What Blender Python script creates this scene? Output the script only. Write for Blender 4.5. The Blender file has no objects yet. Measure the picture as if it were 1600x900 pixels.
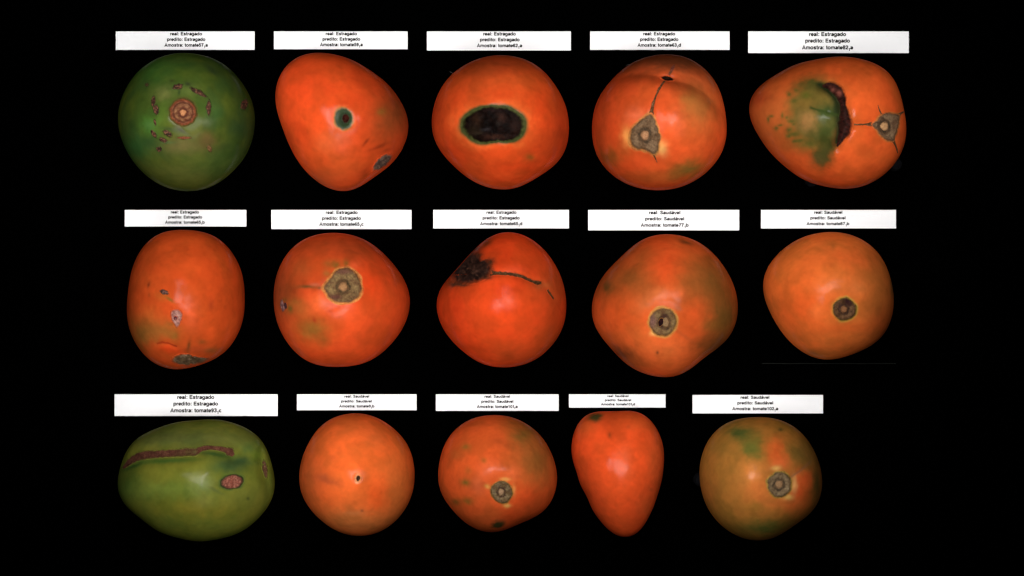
import bpy, math
import numpy as np
from mathutils import Vector

# ------------------------------------------------------------------ camera, lights, exposure
S = bpy.context.scene
K = 0.00034            # metres per photograph pixel at the table
D = 2.5                # camera height over the black table
cam_d = bpy.data.cameras.new('camera'); cam = bpy.data.objects.new('camera', cam_d)
S.collection.objects.link(cam); S.camera = cam
cam.location = (0, 0, D); cam.rotation_euler = (0, 0, 0)
cam_d.sensor_width = 36.0; cam_d.lens = 36.0 * D / (1600 * K)
cam_d.clip_start = 0.05; cam_d.clip_end = 50
w = bpy.data.worlds.new('World'); S.world = w; w.use_nodes = True
w.node_tree.nodes['Background'].inputs[0].default_value = (0.9, 0.95, 1.0, 1)
w.node_tree.nodes['Background'].inputs[1].default_value = 0.03
def softbox(x, y, z, sx, sy, p, aim, spread=180):
    ld = bpy.data.lights.new('softbox', 'AREA'); ld.shape = 'RECTANGLE'; ld.size = sx; ld.size_y = sy; ld.energy = p
    ld.color = (1, 0.975, 0.94); ld.spread = math.radians(spread)
    lo = bpy.data.objects.new('softbox', ld); S.collection.objects.link(lo); lo.location = (x, y, z)
    lo.rotation_euler = (Vector(aim) - lo.location).to_track_quat('-Z', 'Y').to_euler()
# two big softboxes on the copy stand, and an added bank of small gridded ones over the tomatoes, for darker limbs
softbox(-0.52, 0.22, 2.15, 0.46, 0.56, 6.0, (0, 0, 0.02)); softbox(0.58, 0.12, 2.15, 0.4, 0.6, 5.5, (0, 0, 0.02))
ADDED_LAMP_H, ADDED_LAMP_P = 0.28, 0.043
# photo position of each tomato's middle, offset of its added lamp (cm), lamp size (cm)
for (px, py, dx, dy, sx, sy), k in zip([(291, 190, -1, 3, 8, 8), (535, 190, -2, 1, 8, 9), (782, 191, 1, 1, 9, 9), (1030, 191, 3, 0, 7, 9), (1295, 192, 4, 2, 6, 12),
        (290, 468, -1, 1, 8, 10), (534, 468, 2, -2, 9, 8), (783, 468, 1, 0, 9, 8), (1040, 477, -3, 5, 8, 8), (1294, 462, -2, 4, 10, 8),
        (306, 750, 3, 1, 8, 9), (558, 741, 0, 1, 9, 9), (777, 740, -3, 4, 8, 8), (966, 740, 2, 3, 7, 15), (1188, 748, -5, 3, 7, 10)], [1.68, 1.14, 1.06, 1.1, 1.68, 1.4, .82, .62, .62, 1.0, 1.3, .82, .74, .78, 1.08]):
    wx, wy = (px - 800) * K, -(py - 450) * K
    softbox(wx + dx / 100, wy + dy / 100, ADDED_LAMP_H, sx / 100, sy / 100, ADDED_LAMP_P * k, (wx, wy + 0.022, 0.02), 64)
S.view_settings.view_transform = 'Standard'; S.view_settings.look = 'None'
S.view_settings.exposure = 0; S.view_settings.gamma = 1; S.view_settings.use_curve_mapping = False
S.render.filter_size = 1.4
try:
    S.cycles.pixel_filter_type = 'BLACKMAN_HARRIS'; S.cycles.filter_width = 1.4
except Exception: pass
GAIN = 1.48            # brightness of a white surface facing the softboxes (to turn seen colours into albedo)

# ------------------------------------------------------------------ small helpers
C = S.collection
def lin(c):
    c = np.asarray(c, float) / 255.0
    return np.where(c <= 0.04045, c / 12.92, ((c + 0.055) / 1.055) ** 2.4)
def alb(c): return np.minimum(lin(c) / GAIN, 0.85)
def sst(a, b, x):
    t = np.clip((x - a) / (b - a), 0, 1); return t * t * (3 - 2 * t)
_r = np.random.RandomState(7); TAB = _r.rand(4096); P1 = _r.permutation(4096)
def vnoise(p, seed=0):
    q = np.floor(p).astype(int); f = p - q; f = f * f * (3 - 2 * f); out = 0
    for dx in (0, 1):
        for dy in (0, 1):
            for dz in (0, 1):
                h = TAB[(P1[(P1[(P1[(q[:, 0] + dx + seed * 31) & 4095] + q[:, 1] + dy) & 4095] + q[:, 2] + dz) & 4095])]
                out = out + h * np.where(dx, f[:, 0], 1 - f[:, 0]) * np.where(dy, f[:, 1], 1 - f[:, 1]) * np.where(dz, f[:, 2], 1 - f[:, 2])
    return out
def fbm(x, y, z, scale, seed=0, octv=3):
    p = np.stack([x, y, z], 1) / scale; a = 0.5; o = 0; n = 0
    for i in range(octv):
        o = o + a * vnoise(p * 2 ** i + 17.3 * i, seed + i); n += a; a *= 0.5
    return o / n
def tagset(o, label=None, cat=None, group=None, kind=None):
    for k, v in (('label', label), ('category', cat), ('group', group), ('kind', kind)):
        if v: o[k] = v
def mesh_obj(name, V, F, mat, parent=None, col=None, smooth=True):
    me = bpy.data.meshes.new(name); V = np.asarray(V, np.float32)
    tri = [f for f in F if f.shape[1] == 3]; quad = [f for f in F if f.shape[1] == 4]
    loops = np.concatenate([f.ravel() for f in F]).astype(np.int32)
    tot = np.concatenate([np.full(len(f), f.shape[1]) for f in F]).astype(np.int32)
    me.vertices.add(len(V)); me.vertices.foreach_set('co', V.ravel())
    me.loops.add(len(loops)); me.loops.foreach_set('vertex_index', loops)
    me.polygons.add(len(tot))
    st = np.concatenate([[0], np.cumsum(tot)[:-1]]).astype(np.int32)
    me.polygons.foreach_set('loop_start', st); me.polygons.foreach_set('loop_total', tot)
    me.update(calc_edges=True); me.validate()
    me.polygons.foreach_set('use_smooth', np.full(len(me.polygons), smooth))
    if col is not None:
        a = me.attributes.new('pigment', 'FLOAT_COLOR', 'POINT')
        a.data.foreach_set('color', np.concatenate([col, np.ones((len(col), 1))], 1).astype(np.float32).ravel())
    me.materials.append(mat)
    o = bpy.data.objects.new(name, me); C.objects.link(o)
    if parent: o.parent = parent
    return o

# ------------------------------------------------------------------ materials
def base_mat(name, rough, spec):
    m = bpy.data.materials.new(name); m.use_nodes = True; b = m.node_tree.nodes['Principled BSDF']
    b.inputs['Roughness'].default_value = rough; b.inputs['Specular IOR Level'].default_value = spec
    return m, m.node_tree, b
def pig_mat(name, rough, spec, bump, scale, var):
    m, t, b = base_mat(name, rough, spec); N, L = t.nodes, t.links
    at = N.new('ShaderNodeAttribute'); at.attribute_name = 'pigment'
    tc = N.new('ShaderNodeTexCoord')
    n1 = N.new('ShaderNodeTexNoise'); n1.inputs['Scale'].default_value = scale; n1.inputs['Detail'].default_value = 4
    L.new(tc.outputs['Object'], n1.inputs['Vector'])
    mr = N.new('ShaderNodeMapRange'); mr.inputs['From Min'].default_value = 0.3; mr.inputs['From Max'].default_value = 0.7
    mr.inputs['To Min'].default_value = 1 - var; mr.inputs['To Max'].default_value = 1 + var
    L.new(n1.outputs['Fac'], mr.inputs['Value'])
    mx = N.new('ShaderNodeMix'); mx.data_type = 'RGBA'; mx.blend_type = 'MULTIPLY'; mx.inputs['Factor'].default_value = 1
    L.new(at.outputs['Color'], mx.inputs[6]); L.new(mr.outputs['Result'], mx.inputs[7])
    N.remove(b); df = N.new('ShaderNodeBsdfDiffuse'); gl = N.new('ShaderNodeBsdfGlossy'); gl.inputs['Roughness'].default_value = rough
    L.new(mx.outputs[2], df.inputs['Color']); lw = N.new('ShaderNodeLayerWeight'); lw.inputs['Blend'].default_value = 0.5
    pw = N.new('ShaderNodeMath'); pw.operation = 'POWER'; pw.inputs[1].default_value = 5; L.new(lw.outputs['Facing'], pw.inputs[0])
    ma = N.new('ShaderNodeMath'); ma.operation = 'MULTIPLY_ADD'; ma.inputs[1].default_value = 0.03; ma.inputs[2].default_value = spec; L.new(pw.outputs[0], ma.inputs[0])
    ms = N.new('ShaderNodeMixShader'); L.new(ma.outputs[0], ms.inputs['Fac']); L.new(df.outputs[0], ms.inputs[1]); L.new(gl.outputs[0], ms.inputs[2])
    L.new(ms.outputs[0], N['Material Output'].inputs['Surface'])
    bp = N.new('ShaderNodeBump'); bp.inputs['Strength'].default_value = bump; bp.inputs['Distance'].default_value = 0.001
    L.new(n1.outputs['Fac'], bp.inputs['Height']); L.new(bp.outputs['Normal'], df.inputs['Normal']); L.new(bp.outputs['Normal'], gl.inputs['Normal'])
    return m
M_SKIN = pig_mat('tomato_skin', 0.16, 0.0055, 0.01, 260, 0.05)
M_SCAR = pig_mat('corky_scar', 0.6, 0.004, 0.5, 900, 0.18)
M_ROT = pig_mat('sunken_rot', 0.45, 0.0012, 0.4, 500, 0.25)
M_CLOTH, t_, b_ = base_mat('black_velvet', 1.0, 0.0)
wv = t_.nodes.new('ShaderNodeTexNoise'); wv.inputs['Scale'].default_value = 400
cr = t_.nodes.new('ShaderNodeValToRGB'); cr.color_ramp.elements[0].color = (0.00008, 0.00008, 0.00008, 1); cr.color_ramp.elements[1].color = (0.0002, 0.0002, 0.0002, 1)
t_.links.new(wv.outputs['Fac'], cr.inputs['Fac']); t_.links.new(cr.outputs['Color'], b_.inputs['Base Color'])
M_CARD, t_, b_ = base_mat('white_panel', 0.7, 0.2)
n_ = t_.nodes.new('ShaderNodeTexNoise'); n_.inputs['Scale'].default_value = 300
cr = t_.nodes.new('ShaderNodeValToRGB'); cr.color_ramp.elements[0].color = (0.82, 0.83, 0.86, 1); cr.color_ramp.elements[1].color = (0.86, 0.87, 0.89, 1)
t_.links.new(n_.outputs['Fac'], cr.inputs['Fac']); t_.links.new(cr.outputs['Color'], b_.inputs['Base Color'])
M_INK, t_, b_ = base_mat('black_ink', 0.6, 0.2); b_.inputs['Base Color'].default_value = (0.008, 0.008, 0.008, 1)
M_FIBRE, t_, b_ = base_mat('grey_fibre', 0.8, 0.2); b_.inputs['Base Color'].default_value = (0.07, 0.065, 0.065, 1)
M_FRAME_EDGE, t_, b_ = base_mat('dark_frame_edge', 0.9, 0.1); b_.inputs['Base Color'].default_value = (0.005, 0.006, 0.005, 1)
M_RUBBER, t_, b_ = base_mat('dark_rubber', 0.8, 0.05); b_.inputs['Base Color'].default_value = (0.0022, 0.0022, 0.003, 1)

# ------------------------------------------------------------------ setting: the black table cloth
n = 48; g = np.linspace(-2.2, 2.2, n); X, Y = np.meshgrid(g, g)
idx = np.arange(n * n).reshape(n, n)
F = np.stack([idx[:-1, :-1], idx[:-1, 1:], idx[1:, 1:], idx[1:, :-1]], -1).reshape(-1, 4)
o = mesh_obj('black_backdrop', np.stack([X.ravel(), Y.ravel(), 0 * X.ravel()], 1), [F], M_CLOTH)
tagset(o, 'matt black cloth filling the background behind all the tomatoes and captions', 'backdrop', kind='structure')

# ------------------------------------------------------------------ geometry in photograph pixels
def polar_outline(pts, c, harm=9, lam=2e-4):
    p = np.asarray(pts, float) - c; th = np.arctan2(p[:, 1], p[:, 0]); r = np.hypot(p[:, 0], p[:, 1])
    def basis(t):
        B = [np.ones_like(t)]
        for k in range(1, harm + 1): B += [np.cos(k * t), np.sin(k * t)]
        return np.stack(B, 1)
    A = basis(th); reg = np.diag([0] + [lam * k ** 4 * len(pts) / 20 for k in range(1, harm + 1) for _ in (0, 1)])
    co = np.linalg.solve(A.T @ A + reg, A.T @ r)
    tt = np.linspace(-np.pi, np.pi, 2049); rr = basis(tt) @ co
    return lambda t: np.interp(t, tt, rr)
def poly_radius(pts, c):
    """star-shaped outline, followed closely"""
    p = np.asarray(pts, float) - c; th = np.arctan2(p[:, 1], p[:, 0]); r = np.hypot(p[:, 0], p[:, 1])
    o = np.argsort(th); th, r = th[o], r[o]
    th = np.concatenate([th - 2 * np.pi, th, th + 2 * np.pi]); r = np.concatenate([r, r, r])
    tt = np.linspace(-np.pi, np.pi, 361); rr = np.interp(tt, th, r)
    k = np.ones(7) / 7; rr = np.convolve(np.concatenate([rr[-7:-1], rr, rr[1:7]]), k, 'same')[6:-6]
    return lambda t: np.interp(t, tt, rr)
def ell_pts(x, y, rx, ry, rot=0, n=24, rough=0.0, seed=1):
    a = np.linspace(0, 2 * np.pi, n, endpoint=False); r_ = np.random.RandomState(seed)
    k = 1 + rough * (r_.rand(n) - 0.5) * 2
    u, v = rx * np.cos(a) * k, ry * np.sin(a) * k; c, s = math.cos(math.radians(rot)), math.sin(math.radians(rot))
    return np.stack([x + u * c - v * s, y + u * s + v * c], 1)
def dense_path(pts, wid, n):
    p = np.asarray(pts, float); wd = np.asarray(wid, float)
    s = np.concatenate([[0], np.cumsum(np.hypot(*np.diff(p, axis=0).T))])
    q = np.linspace(0, s[-1], n); out = np.zeros((n, 2)); k = len(p)
    m = np.gradient(p, s, axis=0) if k > 2 else np.repeat((p[1:] - p[:1]) / s[-1], 2, 0)
    i = np.clip(np.searchsorted(s, q, 'right') - 1, 0, k - 2); h = (s[i + 1] - s[i]); t = (q - s[i]) / h
    for j in (0, 1):
        out[:, j] = (p[i, j] * (2 * t**3 - 3 * t**2 + 1) + h * m[i, j] * (t**3 - 2 * t**2 + t) + p[i + 1, j] * (-2 * t**3 + 3 * t**2) + h * m[i + 1, j] * (t**3 - t**2))
    return out, np.interp(q, s, wd), q
def path_dist(x, y, path):
    d = np.full(x.shape, 1e9); sg = np.zeros(x.shape)
    for a, b in zip(path[:-1], path[1:]):
        e = b - a; L2 = (e ** 2).sum() + 1e-9
        t = np.clip(((x - a[0]) * e[0] + (y - a[1]) * e[1]) / L2, 0, 1)
        px, py = x - a[0] - t * e[0], y - a[1] - t * e[1]; dd = np.hypot(px, py)
        m = dd < d; d = np.where(m, dd, d); sg = np.where(m, np.sign(e[0] * py - e[1] * px), sg)
    return d, sg

class Tomato:
    def __init__(s, frame, outline, base, label, depth=None, frame2=None, seed=0, lift=0):
        s.fa = frame; s.fb = frame2 or frame; s.seed = seed
        pts = s.A(outline); lo, hi = pts.min(0), pts.max(0); s.c = (lo + hi) / 2
        s.r = polar_outline(pts, s.c); sz = hi - lo
        s.H = depth if depth else 0.66 * min(sz); s.base = base; s.label = label
        s.bumps = []; s.pig = []; s.halos = []; s.lift = lift
    def A(s, p): return np.asarray(p, float) / s.fa[2] + np.array(s.fa[:2])
    def B(s, p): return np.asarray(p, float) / s.fb[2] + np.array(s.fb[:2])
    def to(s, f, p): return s.A(p) if f == 'A' else s.B(p)
    def sc(s, f): return s.fa[2] if f == 'A' else s.fb[2]
    # pigments, with some highlights and shade painted in -----------------------------------------------------------
    def spot(s, f, x, y, rx, ry, col, k=0.8, rot=0, soft=None, warp=None):
        p = s.to(f, (x, y)); q = s.sc(f); s.pig.append((p[0], p[1], rx / q, ry / q, rot, col, k, soft, warp))
    def halo(s, f, pts, col, t0, t1, k=0.8):
        P = s.to(f, pts); c = P.mean(0); s.pig.append(('halo', c, poly_radius(P, c), col, t0, t1, k))
    def streak(s, f, pts, wd, col, k=0.8):
        s.pig.append(('streak', s.to(f, pts), wd / s.sc(f), col, k))
    # relief -------------------------------------------------------------
    def dimple(s, f, x, y, r, d, ry=None, rot=0):
        p = s.to(f, (x, y)); q = s.sc(f); s.bumps.append(('g', p, r / q, (ry or r) / q, rot, d))
    def plateau(s, f, pts, d, t0=0.8, t1=1.15):
        P = s.to(f, pts); c = P.mean(0); s.bumps.append(('p', c, poly_radius(P, c), d, t0, t1))
    def groove(s, f, pts, wd, d, step=0, stepw=12):
        """wd in photo pixels; step lowers the side to the left of the path direction"""
        s.bumps.append(('v', s.to(f, pts), wd, d, step, stepw))
    # surface -------------------------------------------------------------
    def disp(s, x, y):
        dx, dy = x - s.c[0], y - s.c[1]; rho = np.clip(np.hypot(dx, dy) / s.r(np.arctan2(dy, dx)), 0, 1)
        f = np.clip(1 - rho ** 2, 0, 1) ** 0.4; d = (fbm(x, y, 0 * x, 46, s.seed + 3, 2) - 0.5) * 5.0
        for b in s.bumps:
            if b[0] == 'g':
                c_, s_ = math.cos(math.radians(b[4])), math.sin(math.radians(b[4])); ux, uy = x - b[1][0], y - b[1][1]
                u, v = (ux * c_ + uy * s_) / b[2], (-ux * s_ + uy * c_) / b[3]; d = d + b[5] * np.exp(-(u * u + v * v))
            elif b[0] == 'p':
                ux, uy = x - b[1][0], y - b[1][1]; t = np.hypot(ux, uy) / b[2](np.arctan2(uy, ux)); d = d + b[3] * (1 - sst(b[4], b[5], t))
            else:
                dist, sg = path_dist(x, y, b[1]); d = d - b[3] * np.exp(-(dist / b[2]) ** 2)
                if b[4]: d = d - b[4] * np.where(sg < 0, sst(0, b[5], dist), 0)
        return d * f
    def z(s, x, y):
        dx, dy = x - s.c[0], y - s.c[1]; rho = np.clip(np.hypot(dx, dy) / s.r(np.arctan2(dy, dx)), 0, 1)
        return s.H * np.sqrt(1 - rho ** 2) + s.disp(x, y)
    def world(s, x, y, z):
        """photo pixels, height over the tomato's middle -> local metres"""
        f = K * (D - s.zc) / D
        return np.stack([(x - s.c[0]) * f, -(y - s.c[1]) * f, z * K + s.zc], 1)
    def build(s):
        s.zc = s.H * K * 0.985 + s.lift; f = (D - s.zc) / D * K
        s.root = bpy.data.objects.new('tomato', None); C.objects.link(s.root); s.root.empty_display_size = 0.02
        s.root.location = ((s.c[0] - 800) * f, -(s.c[1] - 450) * f, 0)
        tagset(s.root, s.label, 'tomato', 'tomatoes laid out in three rows')
        NS, NF, NB = 300, 112, 44
        phi = np.concatenate([np.linspace(0, np.pi / 2, NF + 1)[1:], np.linspace(np.pi / 2, np.pi, NB + 1)[1:-1]])
        th = np.linspace(-np.pi, np.pi, NS, endpoint=False); R = s.r(th)
        PH, TH = np.meshgrid(phi, th, indexing='ij')
        x = s.c[0] + np.sin(PH) * R * np.cos(TH); y = s.c[1] + np.sin(PH) * R * np.sin(TH); zz = s.H * np.cos(PH)
        x = np.concatenate([[s.c[0]], x.ravel(), [s.c[0]]]); y = np.concatenate([[s.c[1]], y.ravel(), [s.c[1]]]); z0 = np.concatenate([[s.H], zz.ravel(), [-s.H]])
        z = z0 + np.where(z0 > 0, s.disp(x, y), 0)
        n = len(phi); ids = 1 + np.arange(n * NS).reshape(n, NS); nx = np.roll(ids, -1, 1)
        quads = np.stack([ids[:-1], ids[1:], nx[1:], nx[:-1]], -1).reshape(-1, 4)[:, ::-1]
        t1 = np.stack([np.zeros(NS, int), ids[0], nx[0]], 1)[:, ::-1]; t2 = np.stack([np.full(NS, n * NS + 1), nx[-1], ids[-1]], 1)[:, ::-1]
        mesh_obj('skin', s.world(x, y, z), [quads, t1, t2], M_SKIN, s.root, s.pigment(x, y, z0))
        return s
    def pigment(s, x, y, z):
        b0, b1, b2 = [alb(c) for c in s.base]; sd = s.seed * 7
        m1 = sst(0.35, 0.65, fbm(x, y, z, 60, sd, 3))[:, None]; m2 = sst(0.45, 0.7, fbm(x, y, z, 34, sd + 40, 3))[:, None]
        col = b0 * (1 - m1) + b1 * m1; col = col * (1 - 0.6 * m2) + b2 * 0.6 * m2
        front = sst(-0.15, 0.15, z / s.H)
        wx, wy = (fbm(x, y, z, 9, sd + 11, 3) - .5), (fbm(x, y, z, 9, sd + 23, 3) - .5)
        fine = fbm(x, y, z, 5, sd + 5, 2)
        for p in s.pig:
            if p[0] == 'halo':
                _, c, rf, cc, t0, t1, k = p; ux, uy = x + wx * 3 - c[0], y + wy * 3 - c[1]
                t = np.hypot(ux, uy) / rf(np.arctan2(uy, ux)); m = (k if k > .9 else k * .75) * (1 - sst(t0, t1, t)) * np.where((t > 1) & (k < .97), .45 + .75 * sst(.35, .65, fbm(x, y, z, 11, sd + 77, 2)), 1)
            elif p[0] == 'streak':
                _, P, wd, cc, k = p; d, _q = path_dist(x + wx * 3, y + wy * 3, P); m = k * np.exp(-(d / wd) ** 2)
            else:
                px, py, rx, ry, rot, cc, k, soft, warp = p
                wa = warp if warp is not None else min(0.9 * min(rx, ry), 14)
                c_, s_ = math.cos(math.radians(rot)), math.sin(math.radians(rot)); ux, uy = x + wx * wa - px, y + wy * wa - py
                d = np.hypot((ux * c_ + uy * s_) / rx, (-ux * s_ + uy * c_) / ry)
                m = k * np.exp(-d * d) if soft is None else k * (1 - sst(1 - soft / 2, 1 + soft / 2, d))
            m = (np.clip(m * 1.12, 0, 1) * front)[:, None]; col = col * (1 - m) + alb(cc) * m
        m3 = sst(.3, .75, fbm(x, y, z, 24, sd + 61, 3)); m4 = sst(.55, .8, fbm(x, y, z, 13, sd + 71, 3))
        col = col * np.stack([1.06 - .24 * m3, 1.2 - .16 * m3, 1.35 - .2 * m3], 1) * (1 - .10 * m4)[:, None]
        return col * (0.93 + 0.14 * fine)[:, None]
    # parts ----------------------------------------------------------------
    def skin_at(s, x, y):
        dx, dy = x - s.c[0], y - s.c[1]; rho = np.clip(np.hypot(dx, dy) / s.r(np.arctan2(dy, dx)), 0, 1)
        return s.pigment(x, y, s.H * np.sqrt(1 - rho ** 2))
    def keep_on(s, x, y, lim=.985):
        dx, dy = x - s.c[0], y - s.c[1]; rho = np.hypot(dx, dy) / s.r(np.arctan2(dy, dx)); k = np.minimum(1, lim / np.maximum(rho, 1e-6))
        return s.c[0] + dx * k, s.c[1] + dy * k
    def patch(s, name, f, pts, colfun, relief, mat=None, parent=None, nr=16, ns=72, off=0.7, skirt=2.0, label=None, lift=0.35, soft=.3):
        P = s.to(f, pts); c = P.mean(0); P = c + (P - c) * (1 + soft * .3); rf = poly_radius(P, c)
        th = np.linspace(-np.pi, np.pi, ns, endpoint=False); tt = np.concatenate([np.linspace(0, 1, nr + 1)[1:], [1.04]])
        T, TH = np.meshgrid(tt, th, indexing='ij'); R = rf(TH) * T
        x = np.concatenate([[c[0]], (c[0] + R * np.cos(TH)).ravel()]); y = np.concatenate([[c[1]], (c[1] + R * np.sin(TH)).ravel()])
        t = np.concatenate([[0], T.ravel()]); a = np.concatenate([[0], TH.ravel()]); x, y = s.keep_on(x, y)
        rel = off * (1 - sst(0.85, 1.0, t)) + relief(t, a, x, y) * (1 - sst(0.9, 1.0, t))
        z = s.z(x, y) + lift + np.where(rel > 0, rel, 0.3 * np.tanh(rel)) - skirt * sst(1.0, 1.04, t)
        n = len(tt); ids = 1 + np.arange(n * ns).reshape(n, ns); nx = np.roll(ids, -1, 1)
        q = np.stack([ids[:-1], ids[1:], nx[1:], nx[:-1]], -1).reshape(-1, 4)[:, ::-1]; t1 = np.stack([np.zeros(ns, int), ids[0], nx[0]], 1)[:, ::-1]
        e = sst(1 - soft, .99, t + .35 * soft * (fbm(x, y, 0 * x, 4.5, s.seed + 19, 3) - .5) * 2 * sst(0, .6, t))[:, None]
        o = mesh_obj(name, s.world(x, y, z), [q, t1], mat or M_SCAR, parent or s.root, colfun(t, a, x, y) * (1 - e) + s.skin_at(x, y) * e)
        if label: o['label'] = label
        return o
    def mottle(s, cols, scale=4, seed=0, edge=None, ew=0.25):
        cs = [alb(c) for c in cols]
        def fn(t, a, x, y):
            m = sst(.3, .7, fbm(x, y, 0 * x, scale, seed + s.seed, 3))[:, None]; m2 = sst(.5, .75, fbm(x, y, 0 * x, scale * .7, seed + 9 + s.seed, 3))[:, None]
            c = cs[0] * (1 - m) + cs[1] * m
            if len(cs) > 2: c = c * (1 - m2) + cs[2] * m2
            if edge is not None:
                e = sst(1 - ew, 1.0, t)[:, None]; c = c * (1 - e) + alb(edge) * e
            return c * .78
        return fn
    def rough(s, amp, scale, seed=0):
        return lambda t, a, x, y: amp * (fbm(x, y, 0 * x, scale, seed + s.seed, 3) - 0.5) * 2
    def scab(s, f, x, y, rx, ry, rot=0, cols=((50, 36, 26), (88, 55, 42), (128, 86, 64)), seed=0, name='scab', amp=1.2, edge=(48, 34, 24)):
        pts = ell_pts(x, y, rx, ry, rot, 22, 0.2, seed + 3)
        return s.patch(name, f, pts, s.mottle(cols, 3, seed, edge, .45), s.rough(amp, 2.5, seed), nr=9, ns=40, off=0.8)
    def stem(s, f, pts, core, cr, pal, lobes=5, groove_t=0.42, rim=1.0, seed=0, cr2=None, dark=None, coredome=2.0, ringed=False):
        """pal: rim, mid, pale, groove, core"""
        P = s.to(f, pts); c = P.mean(0); q = s.sc(f); cc = s.to(f, core); cr = cr / q; cr2 = (cr2 / q) if cr2 else cr
        rim_c, mid, pale, grv, corec = [alb(k) for k in pal]; mid = mid * (.72, .58, .46); pale = pale * (.82, .72, .58); rim_c = rim_c * .66; grv = grv * .75; corec = corec * (.8, .76, .7)
        def rc(x, y): return np.hypot((x - cc[0]) / cr, (y - cc[1]) / cr2), np.arctan2(y - cc[1], x - cc[0])
        ph = seed * 1.3
        def col(t, a, x, y):
            u, an = rc(x, y); m = sst(.35, .65, fbm(x, y, 0 * x, 3.2, seed + 60, 3)); ray = 0.5 + 0.5 * np.cos(lobes * an + ph + 2 * (fbm(x, y, 0 * x, 6, seed, 2) - .5))
            k = np.clip(0.5 * m + 0.75 * ray * sst(1.5, 2.2, u) * (1 - sst(0.62, 0.9, t)), 0, 1)[:, None]
            o = mid * (1 - k) + pale * k
            star = 1.42 + 0.10 * np.cos(lobes * an + ph) + .5 * (fbm(x, y, 0 * x, 3, seed + 33, 2) - .5)
            g_ = (np.exp(-((u - star) / 0.34) ** 2) * (0.45 + 0.55 * m))[:, None]; o = o * (1 - g_) + grv * g_
            e = (sst(0.72, 0.98, t) * (0.55 + 0.45 * m))[:, None]; o = o * (1 - e) + rim_c * e
            if ringed:
                w_ = (np.exp(-((t - .68) / .07) ** 2) * .85)[:, None]; o = o * (1 - w_) + grv * w_
                w_ = (np.exp(-((t - .88) / .09) ** 2) * (.4 + .6 * m))[:, None]; o = o * (1 - w_) + rim_c * 1.15 * w_
            d2 = sst(.6, .8, fbm(x, y, 0 * x, 2.6, seed + 90, 2))[:, None] * 0.4; o = o * (1 - d2) + grv * d2
            if dark is not None:
                for (dx, dy, dr, dry, dc) in dark:
                    p = s.to(f, (dx, dy)); w_ = np.exp(-(((x - p[0]) * q / dr) ** 2 + ((y - p[1]) * q / dry) ** 2) ** 1.5)[:, None]; o = o * (1 - w_) + alb(dc) * w_
            return o
        def rel(t, a, x, y):
            u, an = rc(x, y); star = 1.42 + 0.16 * np.cos(lobes * an + ph)
            return rim * np.exp(-((t - 0.78) / 0.14) ** 2) - 1.6 * np.exp(-((u - star) / 0.45) ** 2) + 1.1 * (fbm(x, y, 0 * x, 2.8, seed + 3, 3) - .5) * 2 - 0.5 * (1 - t)
        o = s.patch('stem_scar', f, pts, col, rel, nr=26, ns=100, off=0.9, soft=.16)
        # the corky stub of the stem in the middle
        th = np.linspace(-np.pi, np.pi, 28, endpoint=False); tt = np.linspace(0, 1, 8)[1:]
        T, TH = np.meshgrid(tt, th, indexing='ij'); lump = 1 + .04 * np.cos(5 * TH + ph) + .06 * np.cos(3 * TH + seed)
        x = np.concatenate([[cc[0]], (cc[0] + cr * 1.12 * T * lump * np.cos(TH)).ravel()]); y = np.concatenate([[cc[1]], (cc[1] + cr2 * 1.12 * T * lump * np.sin(TH)).ravel()])
        t = np.concatenate([[0], T.ravel()]); zz = s.z(x, y) + 0.6 + coredome * np.sqrt(np.clip(1 - t ** 3, 0, 1)) - 2.5 * sst(.9, 1, t) + .5 * (fbm(x, y, 0 * x, 1.6, seed, 2) - .5)
        ids = 1 + np.arange(7 * 28).reshape(7, 28); nx = np.roll(ids, -1, 1)
        qd = np.stack([ids[:-1], ids[1:], nx[1:], nx[:-1]], -1).reshape(-1, 4)[:, ::-1]; t1 = np.stack([np.zeros(28, int), ids[0], nx[0]], 1)[:, ::-1]
        m = (.75 * sst(.5, 1.0, t) + .25 * sst(.3, .8, fbm(x, y, 0 * x, 1.5, seed, 2)))[:, None] * .7
        mesh_obj('stem_core', s.world(x, y, zz), [qd, t1], M_SCAR, o, corec * (1 - m) + mid * m)
        return o
    def ribbon(s, name, f, pts, wid, cols, depth=0.8, mat=None, scale=3, seed=0, off=0.5, n=None, nc=11, ridges=0, spots=(), lift=0.35, rag=.45):
        P = s.to(f, pts); n = n or 70; pth, wd, q = dense_path(P, np.asarray(wid, float) / s.sc(f), n)
        tan = np.gradient(pth, axis=0); tan /= np.hypot(*tan.T)[:, None]; nor = np.stack([-tan[:, 1], tan[:, 0]], 1)
        jit = 1 + rag * (fbm(q, 0 * q, 0 * q, 4, seed + 2, 2) - .5) * 2; jit2 = 1 + rag * (fbm(q, 0 * q + 50, 0 * q, 4, seed + 6, 2) - .5) * 2
        v = np.concatenate([[-1.1], np.linspace(-1, 1, nc), [1.1]])
        wd = wd * 1.15
        W = np.where(v[None] < 0, (wd * jit)[:, None], (wd * jit2)[:, None]) * v[None]
        x = (pth[:, None, 0] + nor[:, None, 0] * W).ravel(); y = (pth[:, None, 1] + nor[:, None, 1] * W).ravel(); VV = np.tile(v, n); Q = np.repeat(q, len(v)); x, y = s.keep_on(x, y)
        av = np.abs(VV); rel = off - .5 * depth * (1 - np.clip(av, 0, 1) ** 2) + .6 * (fbm(x, y, 0 * x, 2.4, seed + 4, 3) - .5) * 2
        z = s.z(x, y) + lift + np.where(rel > 0, rel, .3 * np.tanh(rel)) - 2.2 * sst(.98, 1.1, av)
        if ridges: z = z + ridges * np.sin(Q * 1.9 + 2 * fbm(x, y, 0 * x, 5, seed, 2)) * (1 - np.clip(av, 0, 1) ** 2)
        end = sst(0, 1.2, Q) * sst(0, 1.2, q[-1] - Q); z = z - 2.0 * (1 - end)
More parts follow.
